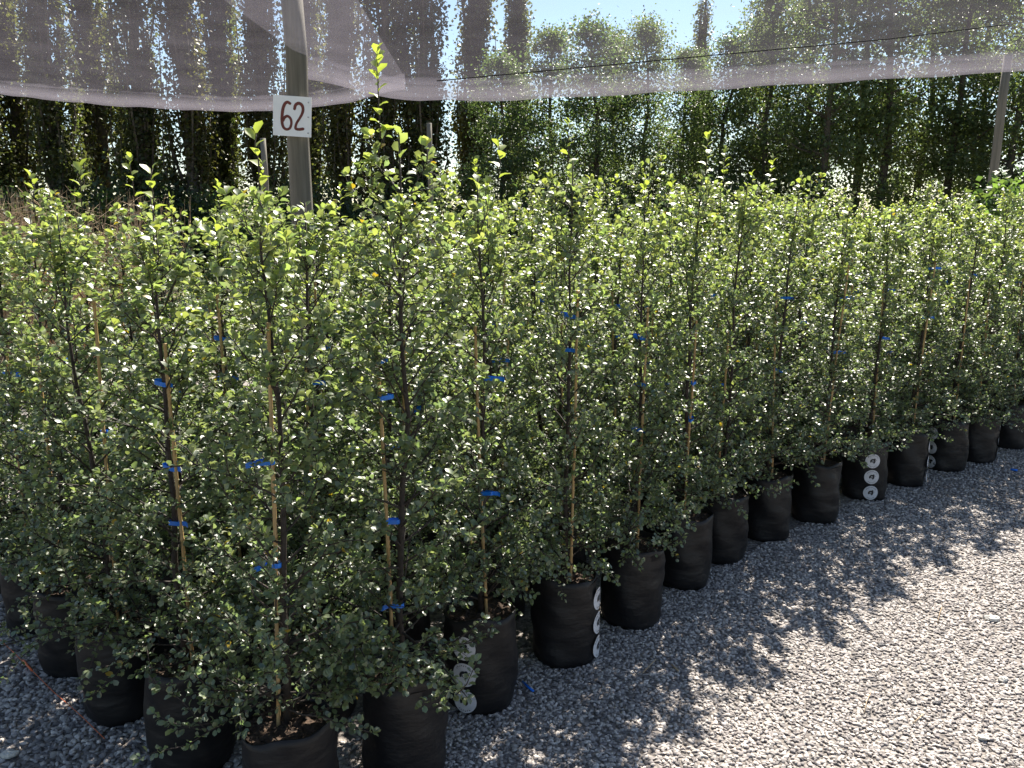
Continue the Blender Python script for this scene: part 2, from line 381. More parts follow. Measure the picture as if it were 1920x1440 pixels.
def bag_mesh(seed):
    rg = np.random.default_rng(seed); mb = MB(); nz, na = 16, 40
    ph = rg.uniform(0, 6.28, 8); zs = np.linspace(0, 1, nz); v = []
    for i, z in enumerate(zs):
        for j in range(na):
            a = 2 * math.pi * j / na
            r = BAG_R * (1 - .012 * math.cos(2 * math.pi * z)) * (1 - .02 * z)
            if z < .08: r *= .93 + .07 * z / .08
            r += .0042 * math.sin(3 * a + ph[0] + 4 * z) + .0035 * math.sin(5 * a + 9 * z + ph[1])
            r += .0030 * math.sin(24 * z + 3 * math.sin(a + ph[2]) + ph[3]) * (.5 + .5 * math.sin(2 * a + ph[4]))
            zz = z * BAG_H + (.009 * math.sin(2 * a + ph[5]) + .006 * math.sin(5 * a + ph[6])) * z ** 3
            v.append((r * math.cos(a), r * math.sin(a), zz))
    top = (nz - 1) * na; n0 = len(v)
    for j in range(na):                                            # folded-in lip
        x, y, z = v[top + j]; v.append((x * .965, y * .965, z + .001))
    for j in range(na):
        x, y, z = v[top + j]; v.append((x * .955, y * .955, BAG_H - .05))
    f = []
    rings = nz + 2
    for i in range(rings - 1):
        for j in range(na):
            k = (j + 1) % na; f.append((i * na + j, i * na + k, (i + 1) * na + k, (i + 1) * na + j))
    v.append((0, 0, 0)); c = len(v) - 1
    mb.add(v, [(c, (j + 1) % na, j) for j in range(na)], f); return mb.mesh('planter_bag', M_BAG)
BAGS = [bag_mesh(40 + i) for i in range(4)]
def soil_mesh(seed):
    rg = np.random.default_rng(seed); mb = MB(); v = [(0, 0, BAG_H - .018)]; na, nr = 24, 5; f3 = []; f = []
    for i in range(1, nr + 1):
        for j in range(na):
            a = 2 * math.pi * j / na; r = BAG_R * .955 * i / nr
            v.append((r * math.cos(a), r * math.sin(a), BAG_H - .024 + rg.uniform(-.007, .009)))
    for j in range(na): f3.append((0, 1 + j, 1 + (j + 1) % na))
    for i in range(nr - 1):
        for j in range(na):
            k = (j + 1) % na; f.append((1 + i * na + j, 1 + (i + 1) * na + j, 1 + (i + 1) * na + k, 1 + i * na + k))
    mb.add(v, f3, f)
    for _ in range(90):                                            # bark chips
        a = rg.uniform(0, 6.28); r = BAG_R * .88 * math.sqrt(rg.random()); s = rg.uniform(.004, .011)
        c = np.array([r * math.cos(a), r * math.sin(a), BAG_H - .019 + rg.uniform(0, .008)])
        d = rg.normal(0, 1, (2, 3)); d[:, 2] *= .4; d /= np.linalg.norm(d, axis=1)[:, None]
        mb.add([c - d[0] * s, c + d[1] * s * .5, c + d[0] * s, c - d[1] * s * .5, c + np.array([0, 0, s * .5])],
               [(0, 1, 4), (1, 2, 4), (2, 3, 4), (3, 0, 4)])
    return mb.mesh('soil', M_SOIL, False)
SOILS = [soil_mesh(60 + i) for i in range(3)]

def disc_mesh():
    """round pale print with a dark bird-like emblem and tiny arcs of lettering, wrapped round the bag"""
    mb = MB(); rd = 0.039; Rb = BAG_R + .0075
    def wrap(pts, lift): return [((Rb + lift) * math.cos(1.18 * x / Rb), (Rb + lift) * math.sin(1.18 * x / Rb), 1.18 * y) for x, y in pts]
    def fan(cx, cy, r0, r1, a0, a1, lift, mi, n=28, ell=1.0):
        v, f = [], []
        for i in range(n + 1):
            a = a0 + (a1 - a0) * i / n
            for r in (r0, r1): v.append((cx + r * math.cos(a), cy + ell * r * math.sin(a)))
        for i in range(n): f.append((2 * i, 2 * i + 1, 2 * i + 3, 2 * i + 2))
        mb.add(wrap(v, lift), None, f, mi)
    for r0, r1 in ((0.0005, .013), (.013, .026), (.026, rd)): fan(0, 0, r0, r1, 0, 2 * math.pi, 0, 0, 32)
    fan(-.001, -.001, .0055, .0140, R(-70), R(215), .0012, 1)                 # crescent body
    fan(-.001, -.003, .0018, .0045, 0, 2 * math.pi, .0012, 1, 14)             # inner ring
    fan(.008, .010, .0005, .0052, 0, 2 * math.pi, .0012, 1, 14)               # head
    fan(.013, .007, .0005, .0060, R(-65), R(-25), .0012, 1, 6)                # beak
    for i in range(9):                                                        # lettering on the upper and lower rim
        for base, lift in ((90, 1), (270, 1)):
            if base == 270 and i > 5: continue
            a = R(base + (i - (4 if base == 90 else 2.5)) * 13); w = R(3.2)
            fan(0, 0, .0285, .0335, a - w, a - w * .3, .0012, 1, 1)
            if (i + base) % 2 == 0: fan(0, 0, .0285, .0300, a - w, a + w, .0012, 1, 1)
            else: fan(0, 0, .0315, .0335, a - w, a + w, .0012, 1, 1)
    return mb.mesh('printed_disc', [M_PRINT, M_INK], False)
DISC = disc_mesh()

def stake_mesh(L, seed):
    rg = np.random.default_rng(seed); mb = MB(); pts, rad = [], []; z = 0; x = y = 0
    while z < L:
        seg = rg.uniform(.13, .2); z1 = min(z + seg, L); x1, y1 = x + rg.normal(0, .0018), y + rg.normal(0, .0018)
        for t, r in ((.02, .0062), (.5, .0058), (.94, .0060), (.965, .0078), (.985, .0078)):
            pts.append((x + (x1 - x) * t, y + (y1 - y) * t, z + (z1 - z) * t)); rad.append(r * (1 - .12 * z / L))
        z, x, y = z1, x1, y1
    mb.tube(pts, rad, 8); return mb.mesh('bamboo_stake', M_BAMBOO)
STAKES = {L: stake_mesh(L, int(L * 100)) for L in (0.95, 1.05, 1.15, 1.25)}
def tie_mesh(seed):
    """flat tape looped round stake and trunk: stake at origin, trunk at +x"""
    rg = np.random.default_rng(seed); mb = MB(); d = .030; path = []
    for a in np.linspace(90, 270, 9): path.append((.0085 * math.cos(R(a)), .0085 * math.sin(R(a))))
    for a in np.linspace(-90, 90, 9): path.append((d + .0125 * math.cos(R(a)), .0125 * math.sin(R(a))))
    h = .007; v, f = [], []; n = len(path); dz = rg.uniform(-.006, .006)
    for i, (x, y) in enumerate(path):
        zo = dz * x / d
        v += [(x, y, -h + zo), (x * 1.0, y, h + zo)]
    for i in range(n): k = (i + 1) % n; f.append((2 * i, 2 * k, 2 * k + 1, 2 * i + 1))
    mb.add(v, None, f)
    t = rg.uniform(.018, .03)                                        # loose tail of the tape
    mb.add([(-.008, -.002, -h), (-.008, -.002, h), (-.012 - t * .5, -.008, -h - .002), (-.012 - t * .5, -.008, h), (-.010 - t, -.006, -h - .004), (-.010 - t, -.006, h - .003)],
           None, [(0, 2, 3, 1), (2, 4, 5, 3)])
    return mb.mesh('tie', M_TIE, False)
TIES = [tie_mesh(70 + i) for i in range(3)]
def one_leaf():
    mb = MB(); add_leaves(mb, np.zeros((1, 3)), np.array([[1.0, 0, 0]]), np.array([[0, 0, 1.0]]), np.array([1.0]), np.array([[0.23, 0.27, 0.06]]))
    return mb.mesh('leaf', M_LEAF, True, True)
ONE = one_leaf()

CNT = [0]
def sapling(pos, var, rz, label, group, stake_dir=None, stake_len=1.15, ties=(0.45, 0.8), lean=(0, 0), discs=None,
            scale=1.0, hscale=1.0, top_leaves=0, near=True):
    CNT[0] += 1; i = CNT[0]
    root = ob('potted_sapling', None, None, pos); root.empty_display_size = .1
    tag(root, label, 'sapling', group)
    bag = ob('planter_bag', BAGS[i % 4], root, (0, 0, 0), (R(random.uniform(-1, 1)), R(random.uniform(-1, 1)), random.uniform(0, 6.28)))
    ob('soil', SOILS[i % 3], root, (0, 0, 0), (0, 0, random.uniform(0, 6.28)))
    if discs is not None:
        for k, z in enumerate((.062, .166, .270)):
            ob('printed_disc', DISC, bag, (0, 0, z), (0, 0, discs - bag.rotation_euler.z))
    tw, tb, tf, lead, tip = VAR[var]
    rot = (lean[0], lean[1], rz); loc = (0, 0, BAG_H - .03); s = (scale, scale, hscale)
    ob('trunk', tw, root, loc, rot, s); ob('branches', tb, root, loc, rot, s)
    stuff(ob('foliage', tf, root, loc, rot, s))
    if stake_len:
        a = stake_dir if stake_dir is not None else random.uniform(0, 6.28); off = .030
        Mx = Matrix.Translation(loc) @ Matrix.Rotation(lean[1], 4, 'Y') @ Matrix.Rotation(lean[0], 4, 'X')
        sl = ob('bamboo_stake', STAKES[stake_len], root, (off * math.cos(a), off * math.sin(a), BAG_H - .10),
                (lean[0] + R(random.uniform(-.8, .8)), lean[1] + R(random.uniform(-.8, .8)), random.uniform(0, 6.28)))
        for z in ties:
            if z > stake_len: continue
            q = Mx @ Vector((off * math.cos(a), off * math.sin(a), z))
            ob('tie', TIES[(i + int(z * 10)) % 3], root, q, (lean[0], lean[1], a + math.pi))
    if top_leaves:                                                   # young leaves of the leading shoot, big enough to pick apart
        rg = np.random.default_rng(i); H = HS[var] * hscale
        Mx = Matrix.Translation(loc) @ Matrix.Rotation(lean[1], 4, 'Y') @ Matrix.Rotation(lean[0], 4, 'X') @ Matrix.Rotation(rz, 4, 'Z')
        mb = MB(); ext = .05 + .012 * top_leaves; base = Vector((lead[-1][0] * scale, lead[-1][1] * scale, H))
        pts = [base + Vector((0, 0, -.02))] + [base + Vector((rg.normal(0, .004), rg.normal(0, .004), ext * t)) for t in (.4, .75, 1)]
        pts = [Mx @ p for p in pts]; mb.tube([tuple(p) for p in pts], [.0024, .002, .0016, .0010], 5)
        ob('leading_shoot', mb.mesh('leading_shoot', M_TRUNK), root)
        for j in range(top_leaves):
            t = (j + .6) / top_leaves; q = t * 2.999; k = int(q); p = pts[k] + (pts[k + 1] - pts[k]) * (q - k)
            a = j * 2.4 + rg.normal(0, .3); el = .35 + .75 * t
            d = Vector((math.cos(a) * math.cos(el), math.sin(a) * math.cos(el), math.sin(el)))
            up = Vector((rg.normal(0, .3), rg.normal(0, .3), 1)); y = up.cross(d).normalized(); z = d.cross(y)
            m = Matrix((d, y, z)).transposed().to_euler(); sz = rg.uniform(.034, .054) * (1 - .25 * t)
            ob('leaf', ONE, root, p, m, (sz, sz, sz))
    return root

ORD = ['', 'second', 'third', 'fourth', 'fifth', 'sixth', 'seventh', 'eighth', 'ninth', 'tenth', 'eleventh', 'twelfth',
       'thirteenth', 'fourteenth', 'fifteenth', 'sixteenth', 'seventeenth', 'eighteenth', 'nineteenth', 'twentieth', 'last', 'outermost']
GRP = 'staked saplings in black planter bags'
# per edge plant: variant, height scale, stake direction (world), stake length, tie heights, lean about x/y in degrees, disc direction, extra leader leaves
CAMA = R(-105)
SPEC = {0: dict(var=1, stake_dir=R(205), stake_len=1.25, ties=(.50, .80), lean=(0, R(-.5)), top_leaves=6, hscale=.98),
        1: dict(var=2, stake_dir=R(200), stake_len=1.15, ties=(.25, .53, .92), lean=(0, R(-1.2)), top_leaves=14, hscale=1.0),
        2: dict(var=3, stake_dir=R(330), stake_len=1.15, ties=(.48, .9), lean=(0, R(2)), discs=R(-112), top_leaves=6),
        3: dict(var=4, stake_dir=R(310), stake_len=1.25, ties=(.95, 1.08), lean=(0, R(-1)), discs=R(-22), top_leaves=8),
        4: dict(var=6, stake_dir=R(300), stake_len=1.15, ties=(.55, .75, .95), lean=(0, R(-.8)), top_leaves=8),
        5: dict(var=7, stake_dir=R(250), stake_len=1.05, ties=(.5, .68, .95), top_leaves=9),
        6: dict(var=0, stake_dir=R(190), stake_len=0.95, ties=(.6,), lean=(0, R(-2)), top_leaves=10, hscale=1.1),
        7: dict(var=4, stake_dir=R(310), stake_len=1.15, ties=(.62, 1.02), lean=(0, R(1.2)), top_leaves=5),
        8: dict(var=3, stake_dir=R(330), stake_len=1.25, ties=(.68, 1.0), lean=(0, R(4)), top_leaves=5),
        9: dict(var=1, stake_dir=R(320), stake_len=1.15, ties=(.7, 1.0), lean=(0, R(2)), discs=R(-95)),
        10: dict(var=6, stake_dir=R(320), stake_len=1.25, ties=(.8, 1.12), lean=(0, R(2.5)), discs=R(-25)),
        11: dict(var=0, stake_dir=R(330), stake_len=1.15, ties=(1.05,), lean=(0, R(1)), discs=R(-160)),
        12: dict(var=5, stake_len=1.05, ties=(.8,), discs=R(-20)),
        13: dict(var=3, stake_len=1.05, ties=(), lean=(0, R(2)))}
LSPEC = {1: dict(var=4, stake_dir=R(330), stake_len=1.15, ties=(.50, .68, .95), lean=(0, R(-1)), top_leaves=6),
         2: dict(var=0, stake_dir=R(300), stake_len=1.25, ties=(.72,), top_leaves=9, hscale=1.0),
         3: dict(var=6, stake_dir=R(200), stake_len=1.05, ties=(), top_leaves=8, hscale=.94),
         4: dict(hscale=.93, var=3, stake_dir=R(170), stake_len=0.95, ties=(.55, .8), top_leaves=6),
         5: dict(hscale=.90, var=1, stake_dir=R(170), stake_len=1.15, ties=(.9,), top_leaves=5),
         6: dict(hscale=.88, var=7, stake_len=1.15, ties=(.6, .95))}
NV = 7
for u, e in enumerate(EDGE):
    for v in range(NV):
        if u == 0 and v > 0: p = LEFT[v].copy()
        else:
            k = min(1.0, u / 3.0); p = e + (VD * (.462 * v)) * k + (LEFT[v] - LEFT[1] * 0 - EDGE[0] if v else Vector()) * (1 - k)
        if u and v: p += Vector((random.uniform(-.04, .04), random.uniform(-.04, .04), 0))
        kw = dict(var=random.randrange(8), lean=(R(random.gauss(0, 1.3)), R(random.gauss(0, 1.3))), hscale=random.uniform(.90, 1.07),
                  stake_len=random.choice([.95, 1.05, 1.15, 1.25]), ties=random.choice([(.55, .9), (.7,), (.45, .75), (.85, 1.0)]),
                  scale=random.uniform(.95, 1.1))
        if v >= 3 and u < 5: kw['hscale'] *= .93
        if v == 0 and u in SPEC: kw.update(SPEC[u])
        if u == 0 and v in LSPEC: kw.update(LSPEC[v])
        if u and v and random.random() < .42: kw['top_leaves'] = random.choice([6, 8, 10, 12]) if u < 10 else 0
        rz = random.uniform(0, 6.28)
        if u == 0 and v == 0:
            lab, gp = 'staked sapling with a long bare bamboo stake at the near corner of the block', GRP
        elif v == 0 and u == 1:
            lab, gp = 'tallest staked sapling, right beside the corner sapling on the drive edge', GRP
        elif v == 0: lab, gp = 'staked sapling in black bag, %s from the block corner along the sunlit drive' % ORD[u], GRP
        elif u == 0: lab, gp = 'staked sapling in black bag, %s from the block corner along the shaded gravel side' % ORD[v], GRP
        else: lab, gp = 'staked sapling in the %s row back from the drive, %s from the shaded gravel side' % (ORD[v], ORD[u]), 'saplings inside the block'
        sapling(p, rz=rz, label=lab, group=gp, **kw)

# second block beyond the path on the left, small pots, finer plants
for a in range(7):
    for b in range(4):
        p = Vector((-7.0, 9.0, 0)) + UD * (a * .55 - .6) + VD * (b * .55)
        sapling(p, var=random.randrange(8), rz=random.uniform(0, 6.28), hscale=random.uniform(.72, .86), scale=random.uniform(1.0, 1.15),
                label='sapling in the separate block across the gravel path', group='saplings across the path',
                stake_len=random.choice([.95, 0]), ties=(.6,))

# ------------------------------------------------------------------ posts, sign, shade net
def post(px_c, Y, dia, ztop, label, lean=0.0, name='wooden_post'):
    p = at_y(px_c, 400, Y); mb = MB(); rg = np.random.default_rng(int(abs(px_c)))
    n = 7; zz = np.linspace(-.3, ztop, n)
    mb.tube([(rg.normal(0, .006), rg.normal(0, .006), z) for z in zz], [dia / 2 * (1.05 - .12 * i / n) for i in range(n)], 16)
    o = ob(name, mb.mesh(name, M_WOOD), None, (p.x, p.y, 0), (0, lean, 0)); tag(o, label, 'post'); return o
SY = 7.35
np_ = post(566, SY, .185, 3.75, 'thick round timber post carrying the number sign')
post(501, 15.0, .10, 3.05, 'slim weathered post behind the number sign')
post(808, 17.0, .10, 3.5, 'slim grey post in front of the dark poplars')
post(1850, 14.5, .14, 4.3, 'leaning grey timber post by the leafy roadside bush', R(1))
post(2150, 8.6, .16, 3.6, 'timber post holding the far right end of the shade net')
post(-90, 12.2, .16, 3.6, 'timber post holding the far left end of the shade net')

# sign
c = at_y(548, 218, SY - .115)
W, H = .305, .315
sg = ob('number_sign', None, None, c, (0, R(3.2), R(6))); tag(sg, 'white board hand painted with the number 62', 'sign')
mb = MB(); mb.box((0, 0, 0), (W, .008, H)); ob('board', mb.mesh('board', M_SIGN, False), sg)
def stroke(pts, wdt, name):
    pts = np.array(pts, float); t = np.gradient(pts, axis=0); t /= np.linalg.norm(t, axis=1)[:, None]
    nn = np.column_stack([-t[:, 1], t[:, 0]]); rg = np.random.default_rng(3)
    ww = wdt / 2 * (1 + .12 * np.sin(np.linspace(0, 7, len(pts))))[:, None]
    a, b = pts + nn * ww, pts - nn * ww; m = MB(); n = len(pts)
    v = [(x, -.006, z) for x, z in a] + [(x, -.006, z) for x, z in b]
    m.add(v, None, [(i, i + 1, n + i + 1, n + i) for i in range(n - 1)])
    for k in (0, n - 1):                                             # round brush ends
        cc = pts[k]; r = wdt / 2 * .98
        vv = [(cc[0], -.0064, cc[1])] + [(cc[0] + r * math.cos(q), -.0064, cc[1] + r * math.sin(q)) for q in np.linspace(0, 6.283, 13)[:-1]]
        m.add(vv, [(0, 1 + j, 1 + (j + 1) % 12) for j in range(12)])
    o = ob(name, m.mesh(name, M_DIGIT, False), sg); return o
def smooth(P, n=40):
    P = np.array(P, float); out = []
    Q = np.vstack([2 * P[0] - P[1], P, 2 * P[-1] - P[-2]])
    for i in range(1, len(Q) - 2):
        for t in np.linspace(0, 1, 8, endpoint=False):
            a, b, c_, d = Q[i - 1], Q[i], Q[i + 1], Q[i + 2]
            out.append(.5 * (2 * b + (c_ - a) * t + (2 * a - 5 * b + 4 * c_ - d) * t * t + (3 * b - a - 3 * c_ + d) * t ** 3))
    out.append(P[-1]); return out
six = [(-.018, .098), (-.038, .107), (-.058, .093), (-.073, .055), (-.080, .0), (-.080, -.05), (-.070, -.088), (-.046, -.106), (-.018, -.094),
       (-.006, -.055), (-.014, -.018), (-.038, -.002), (-.062, -.016), (-.074, -.04)]
two = [(.018, .058), (.026, .088), (.050, .104), (.076, .092), (.086, .060), (.078, .022), (.056, -.018), (.034, -.056), (.028, -.094), (.055, -.100), (.088, -.094)]
stroke(smooth(six), .022, 'digit'); stroke(smooth(two), .022, 'digit')
for z in (.115, 0, -.125):
    m = MB(); m.tube([(.128, -.002, z), (.128, -.009, z)], .006, 10); ob('screw', m.mesh('screw', M_STEEL), sg)

def net(name, hem_px, hemY, near_y, near_z, label, sag, seam=True):
    """sagging overhead shade cloth; hem_px = its lower far edge in the photo, hemY = distance along it"""
    hx = np.array([p[0] for p in hem_px], float); hy = np.array([p[1] for p in hem_px], float)
    n, k = 60, 26; top = MB(); v = []; hem = []
    for i in range(n + 1):
        t = i / n; px = hx[0] + (hx[-1] - hx[0]) * t; py = np.interp(px, hx, hy)
        for q in range(2):                                           # smooth the sampled hem
            py = (np.interp(px - 25, hx, hy) + py * 2 + np.interp(px + 25, hx, hy)) / 4
        Y = hemY[0] + (hemY[1] - hemY[0]) * t; hem.append(at_y(px, py, Y))
    x0, x1 = hem[0].x, hem[-1].x
    hb = .20
    for i, h in enumerate(hem):
        xe = h.x
        for j in range(k + 1):
            s = j / k; y = h.y + (near_y - h.y) * s
            z0 = h.z + hb * .75; z = z0 + (near_z - z0) * s - sag * math.sin(math.pi * s) + .03 * math.sin(7 * s + h.x) * math.sin(1.3 * h.x + 2)
            v.append((xe * (1 + .0 * s), y, z))
    f = [(i * (k + 1) + j, (i + 1) * (k + 1) + j, (i + 1) * (k + 1) + j + 1, i * (k + 1) + j + 1) for i in range(n) for j in range(k)]
    top.add(v, None, f)
    root = ob(name, None, None, (hem[n // 2].x, hem[n // 2].y, 0)); tag(root, label, 'shade net')
    off = -np.array(root.location)
    o = ob('net_cloth', top.mesh('net_cloth', M_NET, True, True), root, off)
    hm = MB(); v = []                                                # hanging, folded hem: a slack loop of cloth
    prof = [(0, hb * .75), (.03, hb * .35), (.035, .0), (.0, -.035), (-.05, -.02), (-.075, .05), (-.06, .11), (-.03, hb * .78)]
    m_ = len(prof)
    for i, h in enumerate(hem):
        wv = 1 + .18 * math.sin(i * .9) + .1 * math.sin(i * 2.3)
        for dy, dz in prof: v.append((h.x, h.y + dy * wv, h.z + .035 + dz * (1 + .06 * math.sin(i * 1.7)) + .006 * math.sin(i * .8)))
    f = [(i * m_ + j, (i + 1) * m_ + j, (i + 1) * m_ + j + 1, i * m_ + j + 1) for i in range(n) for j in range(m_ - 1)]
    graze_opac = [.25, .75, 1, 1, 1, .8, .5, .12]  # opacity fades up the hem, imitating cloth that looks denser at grazing angles
    hm.add(v, None, f, 0, [(q, q, q) for _ in hem for q in graze_opac]); ob('net_hem', hm.mesh('net_hem', M_NETHEM, True, True), root, off)
    if seam:
        sm = MB(); a = hem[int(n * .18)]; b = hem[-1]
        sm.tube([(x, y, z) for x, y, z in [(a.x, a.y - 1.0, a.z + .02), ((a.x + b.x) / 2, (a.y + b.y) / 2 - 1.6, (a.z + b.z) / 2 + .05), (b.x, b.y - 2.2, b.z + .18)]], .004, 6)
        ob('support_wire', sm.mesh('support_wire', M_WIRE), root, off)
    return root
net('shade_net', [(575, 146), (640, 164), (760, 189), (940, 189), (1200, 176), (1500, 158), (1920, 134), (2150, 112)], (7.6, 8.7), -1.0, 3.35,
    'pale translucent shade net sagging over the saplings, right of the number sign', .10)
net('shade_net', [(-90, 150), (0, 178), (200, 198), (400, 209), (520, 209), (640, 196), (760, 165)], (12.0, 11.0), 2.0, 4.0,
    'pale translucent shade net sagging behind the number sign', .08, False)

# ------------------------------------------------------------------ trees
def tree_leaves(rg, mb, cen, sig, n, size, col, var=.3):
    p = cen + rg.normal(0, 1, (n, 3)) * sig; d = rg.normal(0, 1, (n, 3)); d[:, 2] -= .3
    up = rg.normal(0, .7, (n, 3)); up[:, 2] += 1
    s = size * rg.uniform(.6, 1.35, n); c = np.array(col) * rg.uniform(1 - var, 1 + var, (n, 1)) * rg.uniform(.9, 1.1, (n, 3))
    add_leaves(mb, p, d, up, s, c, QUAD_V, QUAD_F)
def broadleaf(seed, H, low, spread, nclump, col, size=.085, dens=150):
    rg = np.random.default_rng(seed); t, cr = MB(), MB(); k = 8; zz = np.linspace(-.2, H * .93, k)
    wob = np.cumsum(rg.normal(0, .07, (k, 2)), axis=0); wob -= wob[0]; tr = np.column_stack([wob, zz])
    t.tube(tr, np.linspace(.13, .025, k), 9)
    for i in range(nclump):
        zr = rg.random() ** .9; z = low + zr * (H - low); a = rg.uniform(0, 6.28)
        prof = math.sin(math.pi * min(1, (zr * .86 + .14))) ** .6
        r = spread * prof * math.sqrt(rg.uniform(.05, 1)) * rg.uniform(.7, 1.15)
        b = np.array([np.interp(z - r * .5, zz, tr[:, 0]), np.interp(z - r * .5, zz, tr[:, 1]), max(z - r * .5, .4)])
        c = np.array([b[0] + r * math.cos(a), b[1] + r * math.sin(a), z])
        if rg.random() < .45: t.tube([b, (b + c) / 2 + np.array([0, 0, -.08]), c], [.03, .018, .006], 5, cap=False)
        sg = rg.uniform(.15, .30)
        tree_leaves(rg, cr, c, np.array([sg * 1.2, sg * 1.2, sg * .8]), int(dens * rg.uniform(.6, 1.3)), size, np.array(col) * rg.uniform(.8, 1.2))
    return t.mesh('trunk', M_BARK), cr.mesh('crown', M_TREELEAF, True, True)
def poplar(seed, H, rad, nlimb, col):
    rg = np.random.default_rng(seed); t, cr = MB(), MB(); k = 7; zz = np.linspace(-.2, H, k)
    t.tube(np.column_stack([rg.normal(0, .05, (k, 2)), zz]), np.linspace(.20, .03, k), 9)
    for i in range(nlimb):
        z0 = rg.uniform(.5, H * .7); a = rg.uniform(0, 6.28); r = rad * rg.uniform(.35, 1); L = min(rg.uniform(2.2, 5), H - z0)
        rr = r * (1 - .55 * (z0 / H))
        pts = np.array([(0, 0, z0), (rr * .6 * math.cos(a), rr * .6 * math.sin(a), z0 + L * .25), (rr * math.cos(a), rr * math.sin(a), z0 + L * .6), (rr * .9 * math.cos(a), rr * .9 * math.sin(a), z0 + L)])
        t.tube(pts, [.05, .04, .025, .008], 5, cap=False)
        for q in range(9):
            s = rg.uniform(.25, 1) * 2.99 ; j = int(s); c = pts[j] + (pts[j + 1] - pts[j]) * (s - j)
            tree_leaves(rg, cr, c, np.array([.14, .14, .34]), 34, .115, np.array(col) * rg.uniform(.8, 1.2))
    return t.mesh('trunk', M_BARK), cr.mesh('crown', M_TREELEAF, True, True)
BL = [broadleaf(300, 7.6, 1.1, 1.3, 115, (.070, .092, .040)), broadleaf(301, 7.0, .9, 1.45, 125, (.060, .085, .040)),
      broadleaf(302, 8.2, 1.3, 1.4, 130, (.074, .096, .042)), broadleaf(303, 7.6, 1.6, 1.1, 85, (.085, .108, .044)),
      broadleaf(304, 8.4, 2.4, 1.25, 95, (.066, .088, .040))]
PO = [poplar(400, 15, .85, 60, (.050, .058, .022)), poplar(401, 17, .95, 66, (.056, .060, .022)), poplar(402, 14, .75, 54, (.064, .064, .022))]
PS = poplar(403, 11.5, .42, 46, (.072, .080, .026))
def tree(name, pair, px, Y, label, group, s=1.0, rz=None, dx=0):
    p = at_y(px, 400, Y); r = ob(name, None, None, (p.x + dx, Y, 0), (0, 0, random.uniform(0, 6.28) if rz is None else rz)); tag(r, label, 'tree', group)
    ob('trunk', pair[0], r, scale=(s, s, s)); ob('crown', pair[1], r, scale=(s, s, s)); return r
GP, GB = 'poplars along the yard boundary', 'leafy boundary trees'
x, k = 800, 1
while x > -430:
    tree('poplar_tree', PO[random.randrange(3)], x, random.uniform(24, 27), 'tall dark upright poplar, %s in its row counted from the golden green poplar' % ORD[k], GP, random.uniform(.9, 1.05))
    x -= random.uniform(66, 84); k += 1
tree('poplar_tree', PO[2], 893, 27, 'golden green poplar at the end of the poplar row', GP, 1.0)
tree('poplar_tree', PS, 970, 30, 'slender poplar standing next to the leafy boundary trees', GP, .98)
tree('poplar_tree', PS, 1303, 44, 'slim pointed poplar rising alone above the leafy trees', GP, 1.08)
for k, (px, Y, vi, s) in enumerate([(930, 25, 1, .86), (1040, 27, 0, .93), (1112, 25, 1, .98), (1165, 30, 3, 1.0), (1212, 26, 2, .88), (1275, 29, 0, .9), (1345, 27, 1, 1.0),
                     (1400, 31, 3, 1.1), (1440, 26, 2, 1.0), (1500, 29, 4, 1.05), (1530, 24, 0, 1.05), (1600, 27, 4, 1.15), (1660, 25, 3, 1.15),
                     (1712, 28, 2, 1.05), (1775, 25, 4, 1.05), (1835, 29, 3, 1.1), (1900, 24, 2, 1.0), (1985, 26, 0, 1.1), (2070, 25, 4, 1.1), (2190, 26, 1, 1.2), (2330, 25, 2, 1.1)]):
    tree('leafy_tree', BL[vi], px, Y, 'leafy green boundary tree, %s counted away from the poplar row' % (ORD[k] or 'first'), GB, s * (1.1 if px > 1450 else 1))
def shrub(seed, H, W, n, col, size, name='foliage'):
    rg = np.random.default_rng(seed); t, cr = MB(), MB()
    for i in range(n):
        a = rg.uniform(0, 6.28); r = W * math.sqrt(rg.random()); z = H * rg.uniform(.08, 1) * (1 - .35 * (r / W) ** 2); c = np.array([r * math.cos(a), r * math.sin(a), z])
        if i % 4 == 0: t.tube([(0.15 * math.cos(a), .15 * math.sin(a), -.02), c * np.array([.6, .6, .55]), c], [.018, .012, .004], 5, cap=False)
        tree_leaves(rg, cr, c, np.array([.14, .14, .12]) * W, 46, size, np.array(col) * rg.uniform(.75, 1.25))
    return t.mesh('stems', M_BARK), cr.mesh(name, M_TREELEAF, True, True)
US = [shrub(500, 2.7, 1.3, 150, (.040, .060, .028), .10), shrub(501, 2.2, 1.5, 150, (.048, .066, .030), .10)]
x = -350
while x < 2250:
    p = at_y(x, 400, random.uniform(22, 24.5)); r = ob('undergrowth_shrub', None, None, (p.x, p.y, 0), (0, 0, random.uniform(0, 6)))
    tag(r, 'dark leafy shrub filling the foot of the boundary trees', 'shrub', 'undergrowth below the boundary trees')
    m = US[random.randrange(2)]; s = random.uniform(.75, 1.15)
    ob('stems', m[0], r, scale=(s, s, s)); stuff(ob('foliage', m[1], r, scale=(s, s, s))); x += random.uniform(45, 80)
rb = shrub(510, 2.25, .75, 150, (.075, .115, .035), .075)
p = at_y(1905, 400, 10.2); r = ob('leafy_bush', None, None, (p.x, p.y, 0)); tag(r, 'bright green leafy bush at the far end of the drive', 'bush')
ob('stems', rb[0], r); stuff(ob('foliage', rb[1], r))

